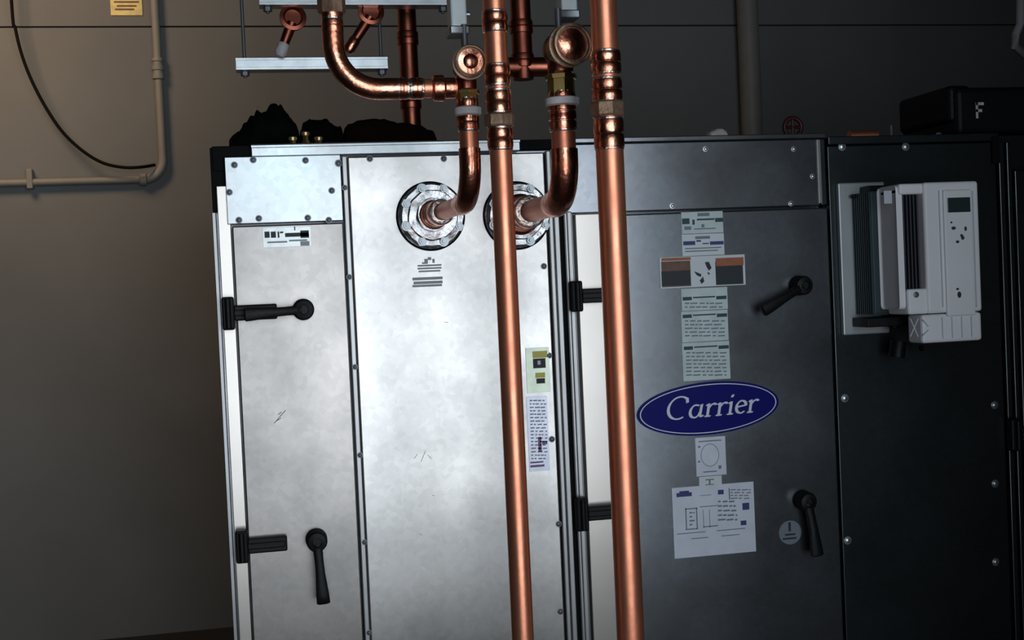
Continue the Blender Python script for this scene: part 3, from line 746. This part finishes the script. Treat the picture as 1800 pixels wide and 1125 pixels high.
b = bmesh.new(); tube(b, [(XRr-0.03, -0.15, zt_), (X(960, 110, -0.15), -0.15, zt_)], rR*0.95, 26); new('tee_arm', b, M['copper_dark'], tR, True)

# ------------------------------------------------------------------ trapeze hangers over the bright section
def strut(name, l, r, t, bt, Y, label, rods):
    my = (t+bt)/2
    z1_, z0_ = Z((l+r)/2, t, Y), Z((l+r)/2, bt, Y); x0_, x1_ = X(l, my, Y), X(r, my, Y)
    tt = thing(name, ((x0_+x1_)/2, Y, z0_), label, 'pipe hanger')
    b = bmesh.new()
    bx(b, x0_, x1_, Y, Y+0.003, z0_, z1_, 0.0008)
    bx(b, x0_, x1_, Y, Y+0.04, z1_-0.003, z1_, 0.0008); bx(b, x0_, x1_, Y, Y+0.04, z0_, z0_+0.003, 0.0008)
    bx(b, x0_, x1_, Y-0.003, Y+0.001, z1_-0.006, z1_, 0.0006); bx(b, x0_, x1_, Y-0.003, Y+0.001, z0_, z0_+0.006, 0.0006)
    new('channel', b, M['steel'], tt, True)
    for px_ in rods:
        xr = X(px_, my, Y)
        b = bmesh.new(); tube(b, [(xr, Y+0.02, z0_-0.014), (xr, Y+0.02, H)], 0.0040, 10); rd = new('threaded_rod', b, M['screw'], tt, True)
        b = bmesh.new(); lathe(b, (xr, Y+0.02, z0_-0.010), (0, 0, 1), ((0, 0.010), (0.009, 0.010)), 6); new('nut', b, M['screw'], rd)
    return z1_
zs = strut('trapeze_hanger', 414, 682, 101, 122, 0.35, 'galvanised strut hanger hanging level above the dark bundles', (430, 672))
strut('trapeze_hanger', 455, 792, -9, 9, 0.30, 'upper galvanised strut cut off by the top edge of the picture', (470, 780))
# two small copper drain taps above the lower strut
def small(pa, pb, pc, label):
    A, B_ = at(*pa, 0.33), at(*pb, 0.33)
    t = thing('copper_tap', B_, label, 'tap')
    b = bmesh.new(); tube(b, [A, A.lerp(B_, 0.65)], [0.013, 0.011], 18); new('neck', b, M['copper_dark'], t, True)
    b = bmesh.new(); tube(b, [A.lerp(B_, 0.55), A.lerp(B_, 0.65), A.lerp(B_, 0.9), B_], [0.008, 0.013, 0.014, 0.009], 14); new('clip', b, M['whitering' if pc else 'copper_fit'], t, True)
    b = bmesh.new(); lathe(b, A+Vector((0, 0.02, 0.008)), (0.1, -1, 0.1), ((0, 0.022), (0.018, 0.026), (0.022, 0.030), (0.030, 0.030), (0.032, 0.022), (0.026, 0.018)), 28); new('cap', b, M['copper_dark'], t, True)
small((513, 40), (491, 99), True, 'small copper tap with pale clip resting on the strut, left of the feed pipe')
small((650, 30), (610, 92), False, 'small slanting copper tap above the strut, right of the feed pipe')

# ------------------------------------------------------------------ wall services
cy = WY-0.022
vx = X(282, 200, cy); hz = Z(150, 318, cy)
cn = thing('conduit', (vx, cy, hz), 'beige painted conduit dropping down the wall and turning left at an elbow', 'conduit')
pts = bend((vx, cy, H), (vx, cy, hz), (XL, cy, hz), 0.06, 12)
b = bmesh.new(); tube(b, [(vx, cy, H), pts[0]], 0.0125, 20); new('upright_tube', b, M['wallpaint'], cn, True)
b = bmesh.new(); tube(b, pts, 0.0135, 20); new('elbow', b, M['wallpaint'], cn, True)
b = bmesh.new(); tube(b, [pts[-1], (XL, cy, hz)], 0.0110, 20); new('level_tube', b, M['wallpaint'], cn, True)
for (z_a, z_b) in ((Z(282, 140, cy), Z(281, 104, cy)),):
    b = bmesh.new(); lathe(b, (vx, cy, z_a), (0, 0, 1), ((0, 0.0135), (0.002, 0.0185), (0.016, 0.0185), (0.017, 0.0155), (0.028, 0.0155), (0.029, 0.019), (0.043, 0.019), (0.044, 0.0155), (0.055, 0.0155), (0.056, 0.0185), (0.066, 0.0175)), 20)
    new('coupling', b, M['wallpaint'], cn, True)
b = bmesh.new(); lathe(b, (pts[-1].x-0.012, cy, hz), (1, 0, 0), ((0, 0.014), (0.003, 0.019), (0.020, 0.019), (0.023, 0.014)), 20); new('coupling', b, M['wallpaint'], cn, True)
sxx = X(53, 318, cy)
b = bmesh.new(); bx(b, sxx-0.009, sxx+0.009, cy-0.014, WY, hz-0.020, hz+0.040, 0.003); new('strap', b, M['wallpaint'], cn, True)
bx_t = bmesh.new(); ty = WY-0.004
bx(bx_t, X(194, 10, ty), X(250, 10, ty), ty, WY, Z(222, 27, ty), Z(222, -40, ty), 0.001)
tg_ = new('wall_tag', bx_t, M['yellowtag'], None); tag(tg_, 'yellow tag on the wall at the top edge, left of the conduit', 'tag')
b = bmesh.new()
for (l, t, r, bt) in ((200, 2, 244, 5), (205, 9, 240, 12), (202, 15, 236, 18)):
    bx(b, X(l, t, ty), X(r, t, ty), ty-0.0005, ty, Z(222, bt, ty), Z(222, t, ty))
new('printing', b, M['rust'], tg_)
# drooping cable
cpts = [(21, -60), (20, 0), (27, 50), (38, 95), (55, 140), (80, 188), (110, 232), (145, 265), (180, 286), (215, 294), (245, 294), (268, 290)]
cp3 = [at(x_, y_, WY-0.07) for x_, y_ in cpts]
cp3[0] = Vector((cp3[1].x, cp3[1].y, H)); cp3[-1] = at(272, 290, WY-0.03)
# smooth (Catmull-Rom)
sm = []
for i in range(len(cp3)-1):
    p0, p1, p2, p3_ = cp3[max(i-1, 0)], cp3[i], cp3[i+1], cp3[min(i+2, len(cp3)-1)]
    for k in range(6):
        u = k/6; sm.append(0.5*((2*p1)+(-p0+p2)*u+(2*p0-5*p1+4*p2-p3_)*u*u+(-p0+3*p1-3*p2+p3_)*u**3))
sm.append(cp3[-1])
b = bmesh.new(); tube(b, sm, 0.0048, 10); tag(new('cable', b, M['cable'], None, True), 'black cable drooping in a curve across the beige wall to the conduit elbow', 'cable')
# standpipe on the wall
sp_x = X(1318, 130, WY-0.05)
sp = thing('standpipe', (sp_x, WY-0.05, 0), 'thick beige vertical pipe on the dark wall behind the shaded cabinets', 'pipe')
b = bmesh.new(); tube(b, [(sp_x, WY-0.05, 0), (sp_x, WY-0.05, H)], 0.036, 28); new('tube', b, M['wallpaint'], sp, True)
b = bmesh.new(); bx(b, sp_x-0.06, sp_x+0.06, WY-0.012, WY, 2.3, 2.33, 0.002); tube(b, [(sp_x, WY-0.05, 2.3), (sp_x, WY-0.05, 2.33)], 0.039, 28); new('clamp', b, M['wallpaint'], sp, True)

# ------------------------------------------------------------------ things lying on the cabinets
def heap(name, outline, Y, depth, z0_, m, label, cat, seed, lump=0.010):
    """crumpled bundle: height profile across x, rounded over its depth, wrinkled"""
    rnd = random.Random(seed)
    xs = [X(p[0], p[1], Y) for p in outline]; hs = [max(Z(p[0], p[1], Y)-z0_, 0.001) for p in outline]
    from mathutils import noise
    nx, ny = 60, 18
    b = bmesh.new(); g = []
    def hh(x_):
        for i in range(len(xs)-1):
            if xs[i] <= x_ <= xs[i+1]:
                u = (x_-xs[i])/(xs[i+1]-xs[i]); return hs[i]*(1-u)+hs[i+1]*u
        return 0.001
    for j in range(ny+1):
        row = []
        for i in range(nx+1):
            x_ = xs[0]+(xs[-1]-xs[0])*i/nx; th = PI*j/ny
            h_ = hh(x_); yv = Y+depth/2-math.cos(th)*depth/2*(0.75+0.25*min(h_/0.04, 1))
            zz = h_*math.sin(th)**0.6 if 0 < j < ny else 0.0
            nn = noise.noise(Vector((x_*38+seed, yv*38, zz*38)))*lump + noise.noise(Vector((x_*90, yv*90+seed, zz*60)))*lump*0.5
            zz = max(zz+nn*math.sin(th), 0.0)
            row.append(b.verts.new((x_, yv+nn*0.5, z0_+zz)))
        g.append(row)
    for j in range(ny):
        for i in range(nx): b.faces.new((g[j][i], g[j][i+1], g[j+1][i+1], g[j+1][i]))
    b.faces.new([g[0][i] for i in range(nx+1)][::-1] + [g[ny][i] for i in range(nx+1)])
    bmesh.ops.recalc_face_normals(b, faces=b.faces[:])
    o = new(name, b, m, None, True); return tag(o, label, cat)
def blob(name, px, py, Y, r, sc3, m, label, cat, seed=1, amp=0.25):
    from mathutils import noise
    p = at(px, py, Y); b = bmesh.new(); bmesh.ops.create_icosphere(b, subdivisions=3, radius=1.0)
    for v in b.verts:
        n_ = 1+amp*noise.noise(v.co*1.7+Vector((seed, seed*2, 0)))+amp*0.5*noise.noise(v.co*4)
        v.co = Vector((p.x+v.co.x*r*sc3[0]*n_, Y+v.co.y*r*sc3[1]*n_, p.z+v.co.z*r*sc3[2]*n_))
    o = new(name, b, m, None, True); return tag(o, label, cat) if label else o
zt = ZT
heap('cloth_bundle', [(402, 246), (415, 235), (425, 218), (440, 205), (456, 186), (465, 190), (475, 180), (487, 173), (500, 186), (515, 200), (524, 216), (529, 246)], 0.06, 0.16, zt, M['cloth'], 'tallest black crumpled cloth bundle, at left end of the cabinet top', 'bundle', 3, 0.020)
heap('cloth_bundle', [(527, 246), (533, 214), (545, 206), (560, 200), (575, 203), (590, 212), (602, 218), (608, 246)], 0.09, 0.14, zt, M['cloth'], 'small black cloth bundle in the middle, with brass fittings before it', 'bundle', 11, 0.014)
heap('cloth_bundle', [(604, 246), (612, 212), (640, 204), (680, 203), (715, 208), (745, 214), (766, 224), (772, 246)], 0.12, 0.14, zt, M['cloth_red'], 'long low dark maroon cloth bundle below the dark copper riser', 'bundle', 23, 0.006)
def fitting(px, Y, h, label):
    x_ = X(px, 240, Y); t = thing('brass_fitting', (x_, Y, zt), label, 'fitting')
    b = bmesh.new(); lathe(b, (x_, Y, zt), (0, 0, 1), ((0, 0.010), (h*0.45, 0.010), (h*0.46, 0.007), (h, 0.007)), 8); new('hex_body', b, M['brass'], t)
    b = bmesh.new(); lathe(b, (x_, Y, zt+h*0.98), (0, 0, 1), ((0, 0.008), (0.006, 0.009), (0.008, 0.006)), 16); new('cap', b, M['gold'], t, True)
fitting(514, 0.035, 0.011, 'small brass fitting between the first two black bundles, furthest left')
fitting(537, 0.045, 0.022, 'taller brass fitting standing before the middle black bundle')
fitting(560, 0.035, 0.010, 'small brass fitting before the middle bundle, furthest right')
zt2_ = ZT2
heap('rag', [(1247, 238), (1252, 229), (1262, 225), (1274, 224), (1280, 228), (1283, 239)], 0.06, 0.05, zt2_, M['rag'], 'small white crumpled rag on top of the shaded cabinet', 'rag', 5, 0.003)
# red pipe clamp/valve handle
xr_ = X(1390, 210, 0.30); zr_ = ZT2
t = thing('red_valve', (xr_, 0.30, zr_), 'dark red small valve with round handwheel on the shaded cabinet top', 'valve')
b = bmesh.new(); lathe(b, (xr_, 0.30, zr_), (0, 0, 1), ((0, 0.022), (0.015, 0.022), (0.016, 0.012), (0.035, 0.012)), 16); new('valve_body', b, M['copper_dark'], t, True)
b = bmesh.new(); c_ = Vector((xr_, 0.29, zr_+0.052)); tube(b, [c_+Vector((math.cos(a*PI/12)*0.022, 0, math.sin(a*PI/12)*0.022)) for a in range(25)], 0.0055, 10, False)
tube(b, [c_-Vector((0.022, 0, 0)), c_+Vector((0.022, 0, 0))], 0.004, 8); tube(b, [c_-Vector((0, 0, 0.022)), c_+Vector((0, 0, 0.022))], 0.004, 8)
new('handwheel', b, M['red'], t, True)
# copper offcut
zt3 = ZT3
b = bmesh.new(); x0_ = X(1492, 224, 0.10); x1_ = X(1540, 224, 0.10)
tube(b, [(x0_, 0.10, zt3+0.013), (x1_, 0.10, zt3+0.013)], [0.012, 0.012], 20)
o = tag(new('copper_offcut', b, M['copper'], None, True), 'short copper pipe offcut lying on top of the dark cabinet', 'pipe')
b = bmesh.new(); x_ = X(1566, 224, 0.06); lathe(b, (x_, 0.06, zt3), (0, 0, 1), ((0, 0.008), (0.006, 0.008), (0.0061, 0.003), (0.030, 0.003)), 6)
tag(new('hex_bolt', b, M['steel'], None), 'small upright bolt on the dark cabinet top beside the copper offcut', 'bolt')
# black tool battery case at far right with white letter
ty_ = 0.08
tb = thing('tool_case', (X(1735, 230, ty_), ty_, zt3), 'black tool case with white letter F on top of the cabinets at right', 'tool case')
l_, r_x = X(1672, 190, ty_), X(1850, 190, ty_)
b = bmesh.new(); bx(b, l_+0.012, r_x, ty_, ty_+0.25, zt3+0.008, Z(1740, 152, ty_), 0.014, 3)
bx(b, l_, l_+0.06, ty_+0.01, ty_+0.24, zt3+0.04, Z(1690, 148, ty_), 0.012, 3)
new('body', b, M['black'], tb, True)
b = bmesh.new(); bx(b, l_+0.03, l_+0.07, ty_+0.02, ty_+0.22, zt3, zt3+0.012, 0.002); bx(b, r_x-0.06, r_x-0.02, ty_+0.02, ty_+0.22, zt3, zt3+0.012, 0.002); new('feet', b, M['gasket'], tb)
b = bmesh.new()
for (l, t_, r, bt) in ((1715, 180, 1719, 208), (1715, 180, 1729, 185), (1715, 192, 1726, 197)):
    bx(b, X(l, (t_+bt)/2, ty_), X(r, (t_+bt)/2, ty_), ty_-0.0010, ty_+0.001, Z(1720, bt, ty_), Z(1720, t_, ty_))
new('lettering', b, M['rag'], tb)
# grey hose at the right edge
hp_ = [at(1808, 20, 0.5), at(1793, 42, 0.5), at(1785, 60, 0.5), at(1783, 80, 0.52), at(1800, 96, 0.6), at(1830, 110, 0.7)]
hp_[0] = Vector((hp_[0].x+0.02, 0.5, H))
b = bmesh.new(); tube(b, hp_, 0.011, 14); tag(new('hose', b, M['hose'], None, True), 'grey hose hanging at the upper right edge of the picture', 'hose')
